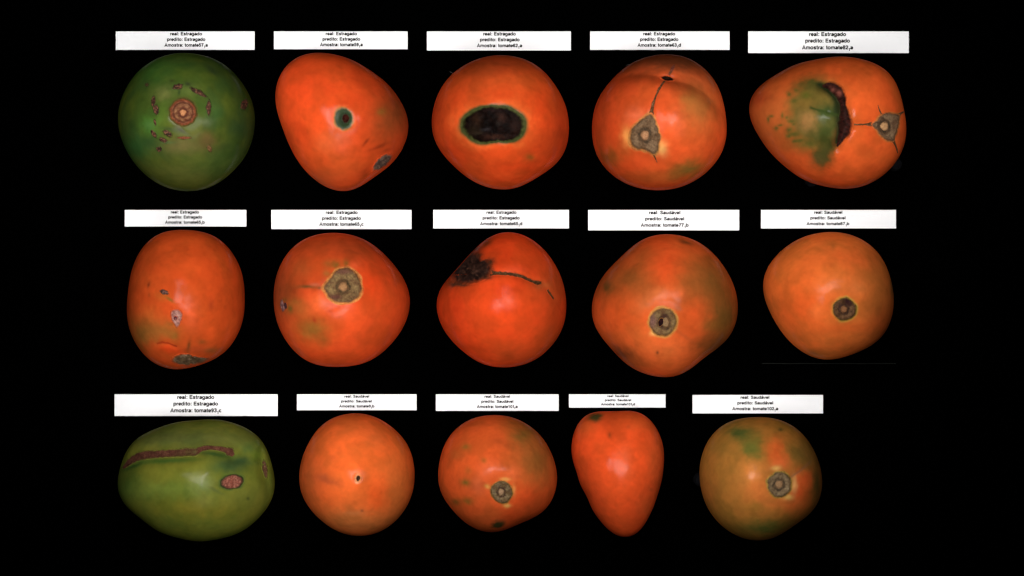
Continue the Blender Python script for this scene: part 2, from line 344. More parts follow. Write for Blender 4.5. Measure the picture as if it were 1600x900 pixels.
        m_ = len(v); ids = np.arange(n * m_).reshape(n, m_); F = np.stack([ids[:-1, :-1], ids[1:, :-1], ids[1:, 1:], ids[:-1, 1:]], -1).reshape(-1, 4)
        c = s.mottle(cols, scale, seed)(av, av, x, y); e = (.5 * sst(.5, 1, av))[:, None]; c = c * (1 - e) + alb(cols[0]) * e
        for (sx, sy, sr, k) in spots:
            p = s.to(f, (sx, sy)); w_ = np.exp(-(((x - p[0]) ** 2 + (y - p[1]) ** 2) / (sr / s.sc(f)) ** 2))[:, None]; c = c * (1 - w_) + alb(k) * w_
        e = (sst(.62, 1.0, av + .22 * (fbm(x, y, 0 * x, 4, seed + 41, 2) - .5)))[:, None] * .9; c = c * (1 - e) + s.skin_at(x, y) * e
        V = s.world(x, y, z); nrm = np.cross(V[ids[1, 1]] - V[ids[0, 1]], V[ids[0, 2]] - V[ids[0, 1]])
        if nrm[2] < 0: F = F[:, ::-1]
        return mesh_obj(name, V, [F], mat or M_SCAR, s.root, c)
    def fibre(s, pts, r=0.35, z=0.0):
        P, _, q = dense_path(pts, [r] * len(pts), 14); a = np.linspace(0, 2 * np.pi, 6, endpoint=False)
        tan = np.gradient(P, axis=0); tan /= np.hypot(*tan.T)[:, None]; nor = np.stack([-tan[:, 1], tan[:, 0]], 1)
        x = (P[:, None, 0] + nor[:, None, 0] * r * np.cos(a)).ravel(); y = (P[:, None, 1] + nor[:, None, 1] * r * np.cos(a)).ravel(); zz = np.tile(r * np.sin(a), 14) + z
        ids = np.arange(84).reshape(14, 6); nx = np.roll(ids, -1, 1); F = np.stack([ids[:-1], nx[:-1], nx[1:], ids[1:]], -1).reshape(-1, 4)
        return mesh_obj('fibre', s.world(x, y, zz), [F], M_FIBRE, s.root)

BROWN = ((98, 80, 48), (118, 98, 72), (140, 122, 92), (74, 54, 38), (176, 136, 98))

# ================================================================== row one
# green tomato with ringed scar and scabs
t = Tomato((170, 40, 10/3), [(405,143),(500,157),(590,195),(660,255),(715,330),(750,410),(760,500),(748,590),(715,670),(660,745),(590,805),(510,848),(420,862),(330,853),(250,820),(175,762),(115,690),(75,610),(52,530),(50,460),(68,380),(105,305),(160,235),(230,185),(310,152)],
    ((60, 72, 24), (76, 80, 24), (46, 62, 26)), 'dark green tomato with a red ringed stem scar and many small brown scabs', frame2=(235, 125, 7.5), seed=1)
for a in [('B',230,200,110,90,(104,96,46),.8),('B',480,160,130,90,(88,94,42),.6),('B',220,430,60,140,(78,90,30),.7),('B',60,560,120,120,(78,112,40),.7),('B',60,560,60,50,(78,104,48),.6),('B',720,520,80,50,(104,100,68),.7),('B',620,640,90,60,(96,92,44),.5),  # pale grey spot right of the scar is a painted highlight
          ('B',430,800,260,100,(98,82,42),.85),('B',720,750,110,110,(100,70,38),.8),('B',800,430,120,160,(56,80,36),.6),
          ('A',700,540,70,60,(40,60,30),.7),('A',170,640,110,70,(46,80,36),.7),('A',230,230,140,80,(56,90,32),.6),('A',430,770,260,70,(84,82,34),.7),('A',560,250,45,16,(44,52,26),.8,35),('A',600,320,40,50,(48,66,28),.6),
          ('B',500,85,45,22,(48,52,28),.8,20),('B',405,185,18,40,(50,58,28),.8),('B',320,50,40,16,(56,56,24),.7),('B',430,620,80,22,(58,52,26),.8,30),('B',15,90,30,30,(56,48,30),.7),('B',290,610,110,24,(48,58,30),.6,10),('B',280,760,90,14,(60,84,50),.5),  # brown-green spot just below the scar is painted shading
          ('A',240,620,40,30,(50,66,32),.6),('A',640,640,30,20,(50,60,26),.6),('A',620,720,160,90,(64,82,32),.5)]: t.spot(*a[:7], **({'rot': a[7]} if len(a) > 7 else {}))
sc57 = ell_pts(455, 415, 158, 158, 0, 26, .05, 5); t.halo('B', sc57, (84, 62, 30), 1.0, 1.22, .7); t.dimple('B', 455, 415, 280, -7)
t.build()
t.stem('B', sc57, (455, 420), 36, ((146, 74, 48), (104, 62, 44), (140, 102, 76), (88, 44, 30), (206, 142, 98)), lobes=7, seed=1, coredome=1.6, rim=2.2, ringed=True)
for i, a in enumerate([(105,290,24,66,5),(138,385,28,60,-8),(128,530,13,36,-10),(115,668,22,52,-35),(385,120,60,30,-15),(620,180,98,26,28),(745,370,24,92,0),(275,660,58,28,30),(225,735,46,24,25),(170,838,34,28,10)]): t.scab('B', a[0], a[1], a[2] * 1.12, a[3] * 1.12, a[4], seed=i)
t.scab('B', 460, 710, 88, 15, 0, ((118, 66, 42), (134, 76, 50)), 21, edge=(96, 70, 36)); t.scab('B', 748, 830, 26, 44, -25, ((106, 76, 46), (128, 94, 60)), 22, edge=(90, 70, 36)); t.scab('A', 716, 420, 17, 30, 15, seed=23); t.scab('A', 224, 322, 10, 9, 15, ((70, 62, 36), (92, 66, 44)), seed=24)

# pear-shaped tomato with a green pit
t = Tomato((415, 40, 10/3), [(250,143),(190,155),(130,192),(90,235),(62,300),(50,370),(60,440),(85,525),(120,615),(165,700),(220,770),(290,825),(350,855),(420,860),(490,840),(550,800),(620,750),(670,705),(705,650),(735,590),(742,520),(730,450),(695,380),(640,310),(570,250),(490,200),(400,160),(320,145)],
    ((218, 68, 26), (222, 74, 28), (206, 62, 24)), 'pear shaped red orange tomato with a small dark hole ringed in green', frame2=(505, 150, 6.4286), seed=2, depth=112)
for a in [('B',680,250,230,280,(150,64,28),.85),('B',760,150,100,140,(130,60,28),.6),('B',600,180,40,34,(150,88,34),.7),('A',430,720,150,110,(196,76,30),.6),('A',330,620,60,60,(206,92,44),.5),('A',410,600,50,60,(232,98,60),.5),('A',300,800,140,60,(172,76,34),.5),('B',450,480,46,14,(138,44,18),.8,-50),('B',560,530,110,18,(146,48,20),.7,-22),('B',640,560,70,20,(150,52,22),.6,-20),('B',440,250,40,30,(180,54,22),.5),('B',430,780,40,80,(140,50,22),.5,40),('A',200,330,150,130,(222,66,26),.6)]: t.spot(*a[:7], **({'rot': a[7]} if len(a) > 7 else {}))
pit = ell_pts(233, 255, 98, 112, -12, 24, .05, 2)
t.halo('B', pit, (232, 104, 50), 1.05, 1.5, .7); t.halo('B', pit, (140, 104, 44), .98, 1.16, .9); t.halo('B', pit, (50, 60, 34), .8, 1.06, .97); t.halo('B', pit, (46, 50, 36), .35, .7, .85)
t.dimple('B', 235, 255, 110, -4.5); t.dimple('B', 250, 250, 36, -5, 46); t.groove('B', [(470,800),(520,640),(620,560),(760,500),(840,430)], 7, 2.5, 0)
t.build()
t.patch('blossom_scar', 'B', ell_pts(250, 250, 36, 48, 8, 20, .08, 4), t.mottle(((52, 20, 16), (66, 28, 20)), 3, 2, (84, 64, 52), .35), lambda t_, a, x, y: -2.5 * (1 - t_ ** 2), M_ROT, nr=9, ns=40, lift=1.0)
t.patch('stem_scar', 'B', ell_pts(598, 675, 120, 44, -40, 26, .12, 4), t.mottle(((86, 66, 58), (118, 96, 80), (140, 110, 92)), 4, 2, (120, 92, 56), .3), t.rough(1.6, 4, 1), nr=12, ns=60)

# tomato with a large black rot patch
t = Tomato((660, 40, 10/3), [(410,155),(500,165),(570,195),(640,245),(690,310),(735,390),(760,480),(762,550),(745,640),(715,700),(670,740),(600,790),(530,830),(450,851),(400,853),(330,840),(250,800),(170,740),(105,665),(65,600),(50,530),(55,450),(75,370),(115,300),(165,245),(230,200),(310,168)],
    ((226, 76, 28), (232, 82, 32), (216, 66, 24)), 'round orange tomato with a big oval black rotten patch', frame2=(700, 140, 8.18), seed=3)
rot = [(190,490),(215,400),(300,335),(400,285),(520,262),(640,262),(760,275),(850,320),(930,375),(968,450),(965,540),(930,615),(860,680),(760,692),(640,690),(540,700),(440,715),(370,690),(290,640),(220,575)]
for a in [('A',620,640,160,140,(206,60,22),.6),('A',200,660,130,90,(206,62,24),.6),('A',400,300,260,60,(226,88,34),.5),('A',250,330,120,90,(214,72,28),.5),('A',560,695,22,16,(160,84,30),.8),('A',330,260,90,30,(176,66,28),.4),('A',410,200,260,60,(150,60,28),.55),('A',720,560,70,200,(170,52,22),.6),('A',80,480,60,200,(176,54,22),.5)]: t.spot(*a[:7])
t.halo('B', rot, (240, 100, 42), 1.1, 1.7, .75); t.halo('B', rot, (190, 96, 44), 1.06, 1.26, .75); t.halo('B', rot, (76, 74, 36), 1.02, 1.2, 1)
t.plateau('B', rot, -5, .5, 1.5)
t.build()
bl = t.mottle(((20, 12, 11), (34, 20, 17)), 8, 5, (30, 24, 17), .15)
def rotcol(tt, a, x, y):
    c = bl(tt, a, x, y)
    for (px, py, rx, ry, k, st) in [(370,430,60,75,(66,44,32),.7),(330,560,90,60,(52,40,28),.7),(680,400,55,60,(70,44,36),.8),(600,640,140,34,(72,44,34),.8),(860,500,70,130,(52,32,26),.7),(490,545,50,20,(66,60,62),.8),(600,300,140,26,(52,32,30),.6),(390,590,40,26,(64,52,40),.7),(640,470,20,20,(60,52,46),.6)]:
        p = t.B((px, py)); d = ((x - p[0] + 5 * (fbm(x, y, 0 * x, 4, 3, 2) - .5)) * 8.18 / rx) ** 2 + ((y - p[1] + 5 * (fbm(x, y, 0 * x, 4, 8, 2) - .5)) * 8.18 / ry) ** 2
        m = (st * np.exp(-d))[:, None]; c = c * (1 - m) + alb(k) * m
    return c * .62
t.patch('rot_patch', 'B', rot, rotcol, t.rough(2.2, 9, 4), M_ROT, nr=34, ns=130, skirt=1.2, soft=.16)
t.fibre([(702.5, 112), (706, 113.5), (710, 117.5)])

# creased tomato, scar with a long crack to a dark slit
t = Tomato((910, 40, 10/3), [(440,150),(520,160),(580,185),(640,230),(690,290),(725,370),(742,440),(750,520),(745,600),(720,670),(680,730),(620,785),(540,830),(460,853),(380,857),(300,847),(220,820),(150,770),(90,705),(65,640),(50,550),(55,470),(80,390),(120,320),(180,255),(240,205),(320,168),(380,155)],
    ((220, 76, 30), (226, 82, 34), (208, 72, 30)), 'creased orange tomato with a pointed stem scar cracked up to a dark slit', frame2=(960, 80, 4.7353), seed=4)
scr = [(245,480),(275,500),(290,560),(310,620),(324,645),(312,700),(305,760),(285,788),(240,765),(190,745),(140,745),(100,700),(98,640),(115,580),(160,545),(205,505)]
for a in [('B',600,430,150,190,(158,92,40),.75),('B',520,380,60,60,(150,96,40),.5),('B',640,240,220,90,(160,70,32),.6),('B',440,85,440,110,(116,52,26),.95),('B',30,110,200,70,(150,60,28),.7),('A',545,755,90,45,(112,84,32),.85,-15),('A',470,780,50,30,(120,84,32),.6),('A',140,690,60,45,(138,80,30),.75),('A',380,800,120,40,(190,96,38),.5),('B',330,735,40,50,(236,160,86),.8),('B',80,650,40,70,(240,150,72),.8),('B',150,500,80,60,(232,106,66),.6),('B',440,560,60,80,(240,100,58),.5),('A',230,800,130,40,(180,76,30),.5),('A',120,520,60,150,(206,70,30),.5)]: t.spot(*a[:7], **({'rot': a[7]} if len(a) > 7 else {}))  # brown on the upper lobe is shade behind the crease, painted in
t.halo('B', scr, (214, 140, 70), 1.0, 1.16, .8)
crease = [(-160,270),(-60,215),(0,197),(100,180),(200,178),(300,195),(380,225),(450,235),(540,255),(640,310),(720,370),(800,460)]
t.groove('B', crease, 12, 17, 9, 12); t.groove('B', crease, 6, 4); t.dimple('B', 375, 222, 60, -8, 26); t.dimple('B', 210, 640, 150, -5)
cr1 = [(252,500),(262,440),(283,370),(310,310),(340,262),(368,228)]
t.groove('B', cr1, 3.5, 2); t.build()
t.stem('B', scr, (208, 642), 29, ((98, 78, 52), (112, 92, 72), (140, 118, 98), (70, 56, 42), (198, 146, 108)), lobes=4, seed=2, cr2=34)
CRK = ((92, 62, 34), (116, 74, 44), (134, 92, 66))
t.ribbon('crack', 'B', cr1, [16, 12, 9, 8, 8, 8], CRK, seed=1)
t.ribbon('crack', 'B', [(388,200),(405,170),(420,140),(436,112)], [7, 12, 12, 4], ((112, 62, 36), (130, 66, 50)), seed=2, n=30)
t.ribbon('crack', 'B', [(268,770),(285,805),(302,842)], [8, 5, 2], CRK, seed=3, n=24)
t.patch('slit', 'B', ell_pts(378, 221, 54, 17, 10, 22, .1, 2), t.mottle(((22, 13, 9), (34, 20, 12)), 4, 1, (70, 40, 18), .3), lambda t_, a, x, y: -3 * (1 - t_ ** 2), M_ROT, nr=9, ns=44, lift=1.3)
t.fibre([(978.5, 102), (983, 100.5), (990, 101.5)])

# egg-shaped tomato with green bruise and open black split
t = Tomato((1160, 40, 10/3), [(520,163),(600,170),(670,190),(740,230),(790,285),(820,350),(835,420),(850,500),(852,570),(835,640),(805,700),(750,765),(680,815),(600,843),(530,850),(430,838),(340,810),(260,765),(190,705),(130,640),(80,570),(50,490),(35,415),(38,385),(70,345),(130,285),(210,232),(300,197),(410,170)],
    ((214, 82, 32), (220, 86, 34), (206, 76, 30)), 'large egg shaped orange tomato with a green bruise beside a black open split', frame2=(1180, 110, 5.294), seed=5, depth=118, lift=0.002)
for a in [('B',120,420,330,300,(184,88,38),.85),('A',80,385,60,40,(160,52,26),.5),('B',520,60,260,70,(196,76,30),.5),('B',470,380,230,270,(104,84,36),.95,0,.8),('B',440,140,130,70,(74,68,26),.95),('B',470,240,140,90,(122,92,38),.7),('B',560,380,120,60,(50,62,26),.95),('B',500,400,60,70,(66,78,36),.7),('B',540,520,110,110,(72,74,32),.85),('B',540,640,90,120,(52,54,20),1),('B',530,710,70,85,(58,56,22),.9,0,1.4),('B',500,740,70,60,(92,76,36),.7),('B',640,330,40,110,(38,50,26),.95),
          ('B',390,440,70,80,(172,112,60),.75),('B',360,300,120,50,(134,92,38),.6),('B',380,225,40,28,(92,86,28),.8),('B',310,185,18,16,(100,84,32),.8),('B',380,640,120,40,(122,92,38),.7)]: t.spot(*a[:7], soft=a[8] if len(a) > 8 else None)  # lighter spot on the green bulge paints its highlight
for i, (x, y, rx, ry) in enumerate([(197,388,12,26),(150,492,22,18),(186,465,22,10),(85,420,12,26),(110,395,24,10),(290,545,55,26),(340,598,44,18),(255,505,22,22),(265,440,34,16),(230,410,14,14),(285,465,14,10),(250,560,20,20),(300,600,22,12),(420,620,40,26),(290,275,28,20),(250,215,20,20)]): t.spot('B', x, y, rx, ry, (94, 82, 32), .85, warp=4)
scr = [(920,465),(965,430),(1000,385),(1030,372),(1100,368),(1150,372),(1178,375),(1165,430),(1150,500),(1130,560),(1122,605),(1080,600),(1040,590),(1000,560),(965,510)]
t.halo('B', scr, (168, 104, 48), 1.0, 1.14, .8); t.dimple('B', 1060, 480, 140, -6)
cav = [(520,150),(580,152),(640,190),(674,250),(686,320),(696,390),(700,460),(690,530),(665,590),(638,648)]
t.groove('B', cav, 10, 10); t.dimple('B', 480, 400, 180, 9, 230); t.groove('B', [(560,375),(650,392)], 4, 1.0)
t.groove('B', [(745,465),(860,467),(930,465)], 6, 4); t.groove('B', [(1115,590),(1140,640),(1165,695)], 4, 2); t.groove('B', [(1155,385),(1190,362),(1235,340)], 4, 2)
t.streak('B', [(500,140),(560,180),(612,235),(645,300),(655,380),(650,450),(650,540),(640,610)], 34, (40, 42, 20), .95); t.streak('B', [(420,335),(500,360),(560,375),(640,392)], 12, (52, 60, 24), .8)  # shade of the fold and crease painted over the green bruise
t.build()
t.stem('B', scr, (1032, 478), 34, ((104, 76, 52), (112, 90, 74), (140, 118, 98), (66, 52, 38), (222, 172, 124)), lobes=3, seed=3)
t.ribbon('split', 'B', cav, [8, 36, 48, 38, 26, 44, 62, 52, 28, 6], ((34, 18, 15), (50, 27, 22), (66, 30, 26)), depth=.6, mat=M_ROT, seed=4, n=90, lift=.9, rag=.12, spots=[(605,185,20,(118,64,54)),(655,212,22,(124,66,54)),(580,160,12,(84,44,36)),(620,410,16,(92,44,32))])
t.ribbon('crack', 'B', [(742,466),(800,469),(860,466),(930,464)], [10, 7, 8, 18], CRK, seed=5, n=50)
t.ribbon('crack', 'B', [(1012,390),(992,352),(975,300)], [9, 6, 3], CRK, seed=6, n=30)
t.ribbon('crack', 'B', [(1150,392),(1190,362),(1232,342)], [18, 9, 5], CRK, seed=7, n=30)
t.ribbon('crack', 'B', [(1112,590),(1140,640),(1164,695)], [14, 8, 5], CRK, seed=8, n=34)

# ================================================================== row two
# tall blocky tomato with pinkish scab
t = Tomato((170, 320, 10/3), [(410,130),(480,140),(550,165),(610,210),(655,270),(690,350),(705,430),(706,520),(700,590),(680,650),(645,720),(590,775),(530,815),(450,840),(380,856),(320,855),(250,830),(190,785),(145,730),(115,660),(97,590),(95,530),(103,450),(115,360),(140,290),(180,220),(230,170),(300,140),(350,132)],
    ((192, 66, 24), (198, 70, 26), (204, 76, 28)), 'tall barrel shaped dull orange tomato with a small pinkish scab', frame2=(220, 430, 5.8065), seed=6)
for a in [('B',60,520,150,140,(140,88,34),.8),('B',250,500,150,70,(152,88,34),.75),('B',350,545,40,40,(130,88,32),.6),('B',500,340,80,140,(220,86,44),.7),('B',120,360,110,100,(206,86,32),.7),('B',250,195,70,40,(176,90,32),.5),('B',315,218,44,14,(124,80,28),.85,32),('B',115,90,16,32,(130,50,22),.8,15),('B',120,180,14,22,(150,58,24),.6),('B',290,668,120,36,(216,62,22),.85,12),('B',470,640,18,56,(96,54,22),.85,15),('B',590,600,44,24,(130,70,28),.6),('B',540,670,120,40,(150,58,26),.6),('B',680,260,24,50,(160,52,24),.6),('B',320,440,30,20,(130,76,30),.6),('B',660,680,60,30,(130,74,34),.6),('A',250,640,120,60,(150,84,34),.4)]: t.spot(*a[:7], **({'rot': a[7]} if len(a) > 7 else {}))
t.streak('B', [(185,612),(240,603),(300,614),(360,640)], 8, (140, 36, 14), .8); t.groove('B', [(185,612),(240,603),(300,614),(360,640)], 4, 1.6)
t.groove('B', [(270,790),(340,715),(440,700),(560,735),(680,700)], 5, 2.5); t.dimple('B', 375, 385, 70, -2)
t.build()
t.patch('scab', 'B', [(328,322),(370,303),(412,325),(422,380),(404,420),(375,474),(350,432),(328,380)], t.mottle(((150, 98, 88), (204, 150, 136), (190, 130, 116)), 3.2, 2, (128, 84, 62), .3), t.rough(1.8, 3, 1), nr=12, ns=48, label='pinkish white scab')
t.patch('puncture', 'B', ell_pts(364, 386, 17, 20, 0, 16, .12, 2), t.mottle(((70, 36, 42), (96, 56, 58)), 2, 2), lambda t_, a, x, y: -0.8 * (1 - t_), M_ROT, nr=6, ns=24, off=2.0, skirt=2.5)
t.scab('B', 263, 155, 46, 22, 18, ((74, 48, 40), (110, 74, 64), (128, 90, 78)), 3, edge=(100, 62, 28)); 
t.patch('stem_scar', 'B', [(298,772),(330,735),(380,715),(440,712),(500,728),(560,742),(655,742),(610,775),(540,797),(470,803),(400,808),(340,800)], t.mottle(((80, 60, 40), (112, 88, 62), (134, 108, 84)), 4, 3, (84, 60, 32), .3), t.rough(2.2, 4, 2), nr=14, ns=70)

# tomato with a big heart-like scar
t = Tomato((415, 320, 10/3), [(370,146),(440,155),(500,175),(570,215),(630,270),(690,340),(730,410),(750,480),(745,560),(725,620),(690,680),(640,740),(580,790),(510,825),(430,842),(350,843),(260,832),(190,795),(130,740),(85,670),(58,600),(43,520),(45,440),(60,360),(90,290),(140,225),(200,180),(280,153)],
    ((214, 72, 28), (220, 74, 30), (204, 68, 28)), 'round red orange tomato with a wide brown stem scar and olive smudges on its left', frame2=(430, 400, 6.4286), seed=7)
for a in [('B',80,380,200,320,(150,62,28),.85),('B',400,730,170,120,(150,90,34),.8),('B',300,530,120,90,(158,86,34),.6),('B',480,460,100,90,(244,98,46),.75),('B',700,570,160,80,(234,88,44),.5),('B',980,280,120,160,(228,66,24),.7),('B',820,90,60,40,(232,88,44),.6),('B',635,85,50,45,(124,84,32),.85),('B',735,70,34,36,(128,84,32),.85),('B',560,80,50,40,(158,84,34),.7),('B',550,180,40,40,(160,92,40),.7),('B',350,308,110,22,(112,66,30),.85),('B',430,285,50,18,(180,92,62),.6),('B',480,318,30,16,(118,66,30),.7),('B',175,525,32,50,(96,76,28),.8),('B',120,440,30,24,(110,72,30),.6),('B',230,460,70,40,(146,82,32),.6),('B',430,640,20,30,(176,50,24),.7,-30),('B',580,545,26,14,(190,64,32),.6),('B',520,840,60,60,(140,80,30),.5),('A',200,330,60,50,(178,80,34),.5),('A',430,220,200,60,(170,66,30),.6)]: t.spot(*a[:7], **({'rot': a[7]} if len(a) > 7 else {}))
scr = [(508,320),(545,260),(590,210),(640,140),(690,118),(750,112),(800,135),(850,180),(885,230),(892,290),(906,330),(890,390),(850,440),(790,465),(720,476),(640,468),(580,430),(535,375)]
t.halo('B', scr, (228, 150, 74), 1.0, 1.12, .8); t.dimple('B', 710, 310, 280, -8)
t.build()
t.stem('B', scr, (713, 308), 44, ((110, 74, 50), (120, 94, 70), (152, 130, 94), (72, 56, 36), (186, 138, 96)), lobes=5, seed=4, dark=[(640,410,80,26,(96,58,46)),(720,160,80,26,(112,74,58))])
t.scab('B', 98, 500, 22, 66, -8, ((120, 80, 78), (160, 116, 112), (176, 132, 126)), 5, edge=(110, 70, 60)); t.scab('B', 131, 500, 17, 38, -5, ((52, 28, 38), (76, 46, 50)), 6)

# tomato with rot at the shoulder and a crack running from it
t = Tomato((665, 320, 10/3), [(425,142),(490,152),(550,180),(610,225),(660,290),(700,360),(722,430),(732,510),(725,600),(700,670),(650,740),(590,795),(510,832),(420,846),(350,843),(270,815),(190,760),(130,700),(85,630),(60,560),(62,490),(85,425),(120,380),(160,335),(200,290),(260,225),(310,185),(370,152)],
    ((222, 66, 24), (228, 70, 26), (214, 60, 22)), 'bright red orange tomato with a dark rotten shoulder and a crack trailing right', frame2=(680, 360, 6.924), seed=8)
rot = [(165,470),(205,385),(268,312),(325,255),(400,232),(462,262),(505,322),(560,312),(600,350),(612,420),(602,470),(560,505),(500,540),(420,565),(330,570),(240,582),(206,540)]
for a in [('B',1280,600,180,300,(196,76,32),.7),('A',500,780,200,60,(184,70,28),.6),('A',660,700,90,100,(170,74,30),.5),('A',150,560,90,140,(200,56,22),.6),('B',560,140,70,34,(120,54,26),.8,-35),('B',180,560,90,50,(130,58,28),.7),('B',1120,600,60,40,(190,92,44),.5),('B',1190,590,60,30,(196,88,40),.6),('B',860,420,120,50,(240,80,40),.6),('B',800,760,90,80,(238,86,46),.6)]: t.spot(*a[:7], **({'rot': a[7]} if len(a) > 7 else {}))  # pale spot by the middle is a painted highlight
t.halo('B', rot, (84, 50, 26), .9, 1.2, .7)
for a in [(600,350,40,40),(560,505,60,30),(470,270,50,40),(300,585,90,22),(615,450,30,40),(220,585,50,26),(430,200,70,50)]: t.spot('B', *a, (70, 44, 28), .8, warp=8)
cp = [(590,465),(650,464),(720,468),(800,472),(880,485),(950,507),(1010,535),(1060,558),(1110,568),(1152,572)]
t.streak('B', cp, 24, (176, 70, 30), .6); t.groove('B', [(470,470)] + cp + [(1210,640),(1280,750)], 6, 4.5, 6, 30); t.plateau('B', rot, -5, .6, 1.2)
t.build()
t.patch('rot_patch', 'B', rot, t.mottle(((42, 28, 24), (66, 44, 36), (88, 60, 48)), 5, 3, (58, 44, 28), .2), t.rough(2.4, 5, 2), M_ROT, nr=24, ns=100, soft=.34)
t.ribbon('crack', 'B', cp, [32, 20, 18, 18, 18, 17, 16, 16, 27, 12], ((74, 48, 28), (96, 62, 36), (112, 80, 48)), seed=3)
t.ribbon('crack', 'B', [(1208,636),(1228,672),(1255,710),(1282,750)], [12, 14, 12, 5], ((92, 60, 34), (120, 76, 44)), seed=5, n=40)

# mottled olive and orange tomato, round brown scar
t = Tomato((910, 320, 900/280), [(430,148),(510,160),(580,185),(640,230),(700,295),(745,370),(772,450),(780,520),(770,590),(745,650),(700,700),(640,750),(570,800),(510,845),(440,864),(380,862),(310,848),(230,805),(160,740),(100,670),(65,610),(48,540),(55,465),(85,390),(130,325),(190,265),(250,210),(310,172),(370,152)],
    ((218, 82, 32), (224, 88, 36), (206, 86, 34)), 'squarish tomato mottled orange and olive with a round brown scar holding a dark pit', frame2=(975, 450, 8.18), seed=9)
for a in [('A',620,380,110,120,(108,70,28),.85),('A',540,420,110,130,(158,82,34),.8),('A',700,560,110,170,(112,74,30),.85),('A',640,700,110,70,(104,62,26),.8),('A',240,370,140,90,(150,78,32),.8),('A',120,410,30,40,(88,66,28),.7),('A',200,745,70,36,(84,44,24),.8,20),('A',260,800,70,34,(140,70,30),.5),('A',515,190,40,12,(104,56,26),.8,18),('A',490,650,70,9,(160,72,34),.7,35),('A',400,300,70,120,(228,76,30),.7),('A',400,720,150,70,(240,106,48),.6),('A',290,640,90,60,(232,104,44),.5),('A',530,560,80,100,(226,80,32),.7),('A',365,450,60,34,(244,116,60),.6),('A',450,450,44,30,(240,104,54),.5),('A',310,500,50,40,(200,104,54),.5),('B',400,812,20,24,(120,60,30),.85),('B',650,270,40,40,(170,80,34),.6),('A',560,840,80,30,(170,84,36),.5),('A',640,600,60,30,(150,86,34),.6),('A',250,240,110,50,(190,84,36),.5)]: t.spot(*a[:7], **({'rot': a[7]} if len(a) > 7 else {}))
scr = ell_pts(460, 425, 174, 186, 10, 26, .03, 3)
t.halo('B', scr, (200, 150, 72), 1.0, 1.2, .75); t.spot('B', 335, 570, 40, 34, (246, 170, 90), .7); t.dimple('B', 460, 425, 280, -8)
t.build()
t.stem('B', scr, (492, 432), 40, ((98, 78, 42), (122, 94, 66), (146, 124, 90), (84, 62, 44), (160, 130, 96)), lobes=5, seed=5, cr2=58, dark=[(435,430,48,75,(46,22,22)),(480,350,40,40,(70,44,34)),(330,410,50,90,(122,86,74))])
t.patch('pit', 'B', ell_pts(434, 428, 34, 56, 18, 18, .15, 3), t.mottle(((34, 16, 17), (50, 24, 24)), 2.5, 1), lambda t_, a, x, y: 0 * t_, M_ROT, nr=7, ns=30, off=2.2, skirt=3.2, soft=.12)

# smooth pale orange tomato
t = Tomato((1175, 320, 10/3), [(430,142),(500,153),(560,175),(620,215),(670,270),(705,340),(725,400),(735,480),(732,560),(710,630),(670,690),(610,740),(540,770),(470,797),(400,805),(340,800),(270,770),(200,715),(150,655),(110,590),(75,510),(60,450),(60,400),(75,345),(110,285),(170,225),(240,180),(320,152)],
    ((230, 106, 42), (236, 112, 46), (226, 100, 40)), 'smooth pale orange tomato with a small dark brown stem scar right of centre', frame2=(1250, 430, 9), seed=10)
for a in [('A',250,520,160,140,(234,88,32),.7),('A',640,450,110,260,(200,102,42),.7),('A',660,620,90,100,(190,78,32),.6),('A',380,420,80,50,(242,116,58),.5),('A',515,430,50,40,(240,120,58),.5),('A',310,550,40,40,(246,112,50),.6),('A',402,225,12,16,(132,84,34),.85),('A',380,230,70,40,(204,98,40),.5),('A',320,770,80,24,(150,84,34),.5),('A',480,280,180,60,(216,88,36),.5),('A',720,430,16,60,(110,80,40),.7),('A',450,640,140,30,(220,84,32),.5)]: t.spot(*a[:7])  # three small pale spots around the scar are painted highlights
scr = ell_pts(545, 475, 163, 160, 0, 22, .05, 8)
t.halo('B', scr, (200, 150, 62), 1.02, 1.28, .8); t.halo('B', scr, (130, 104, 40), .98, 1.1, .85); t.dimple('B', 545, 475, 260, -8)
t.build()
t.stem('B', scr, (540, 475), 46, ((78, 60, 38), (104, 78, 58), (128, 98, 74), (66, 44, 36), (158, 108, 74)), lobes=6, seed=6, dark=[(590,365,62,50,(50,26,26)),(620,400,30,40,(64,38,34)),(480,430,26,40,(76,50,40))])

# ================================================================== row three
# green tomato with a long brown seam
t = Tomato((170, 605, 953/270), [(540,178),(640,185),(720,210),(790,245),(840,295),(875,350),(895,420),(913,490),(915,550),(900,610),(870,670),(820,730),(750,785),(660,825),(560,847),(480,848),(390,835),(290,800),(200,745),(120,675),(65,600),(45,550),(50,505),(65,460),(75,400),(100,345),(150,290),(220,245),(310,210),(420,187)],
    ((108, 106, 34), (120, 112, 36), (98, 102, 36)), 'wide green tomato with a long brown corky seam and a pink oval scar', frame2=(180, 670, 1600/260), seed=11, depth=110)
for a in [('B',120,560,220,200,(76,92,34),.8),('B',900,740,420,100,(126,108,32),.8),('B',1250,620,220,160,(120,110,42),.7),('B',700,80,800,110,(86,84,38),.8),('B',830,500,80,90,(150,142,70),.6),('B',920,500,80,80,(122,128,72),.6),('B',1130,340,170,70,(64,82,44),.7),('B',1230,300,140,44,(52,70,38),.75),('B',980,225,160,24,(54,76,32),.85,8),('B',200,350,160,20,(52,76,30),.8,-22),('B',560,285,320,24,(66,92,34),.8,-3),('B',1365,240,50,80,(108,118,36),.7),('B',1300,170,70,60,(72,94,42),.6),('B',1305,650,14,16,(70,70,30),.8),('B',1000,560,80,16,(92,90,46),.6,30),('B',500,560,300,80,(112,124,48),.5),('B',900,660,110,80,(136,126,56),.5)]: t.spot(*a[:7], **({'rot': a[7]} if len(a) > 7 else {}))  # pale middle spots paint a highlight, dark green strips the shade under the seam
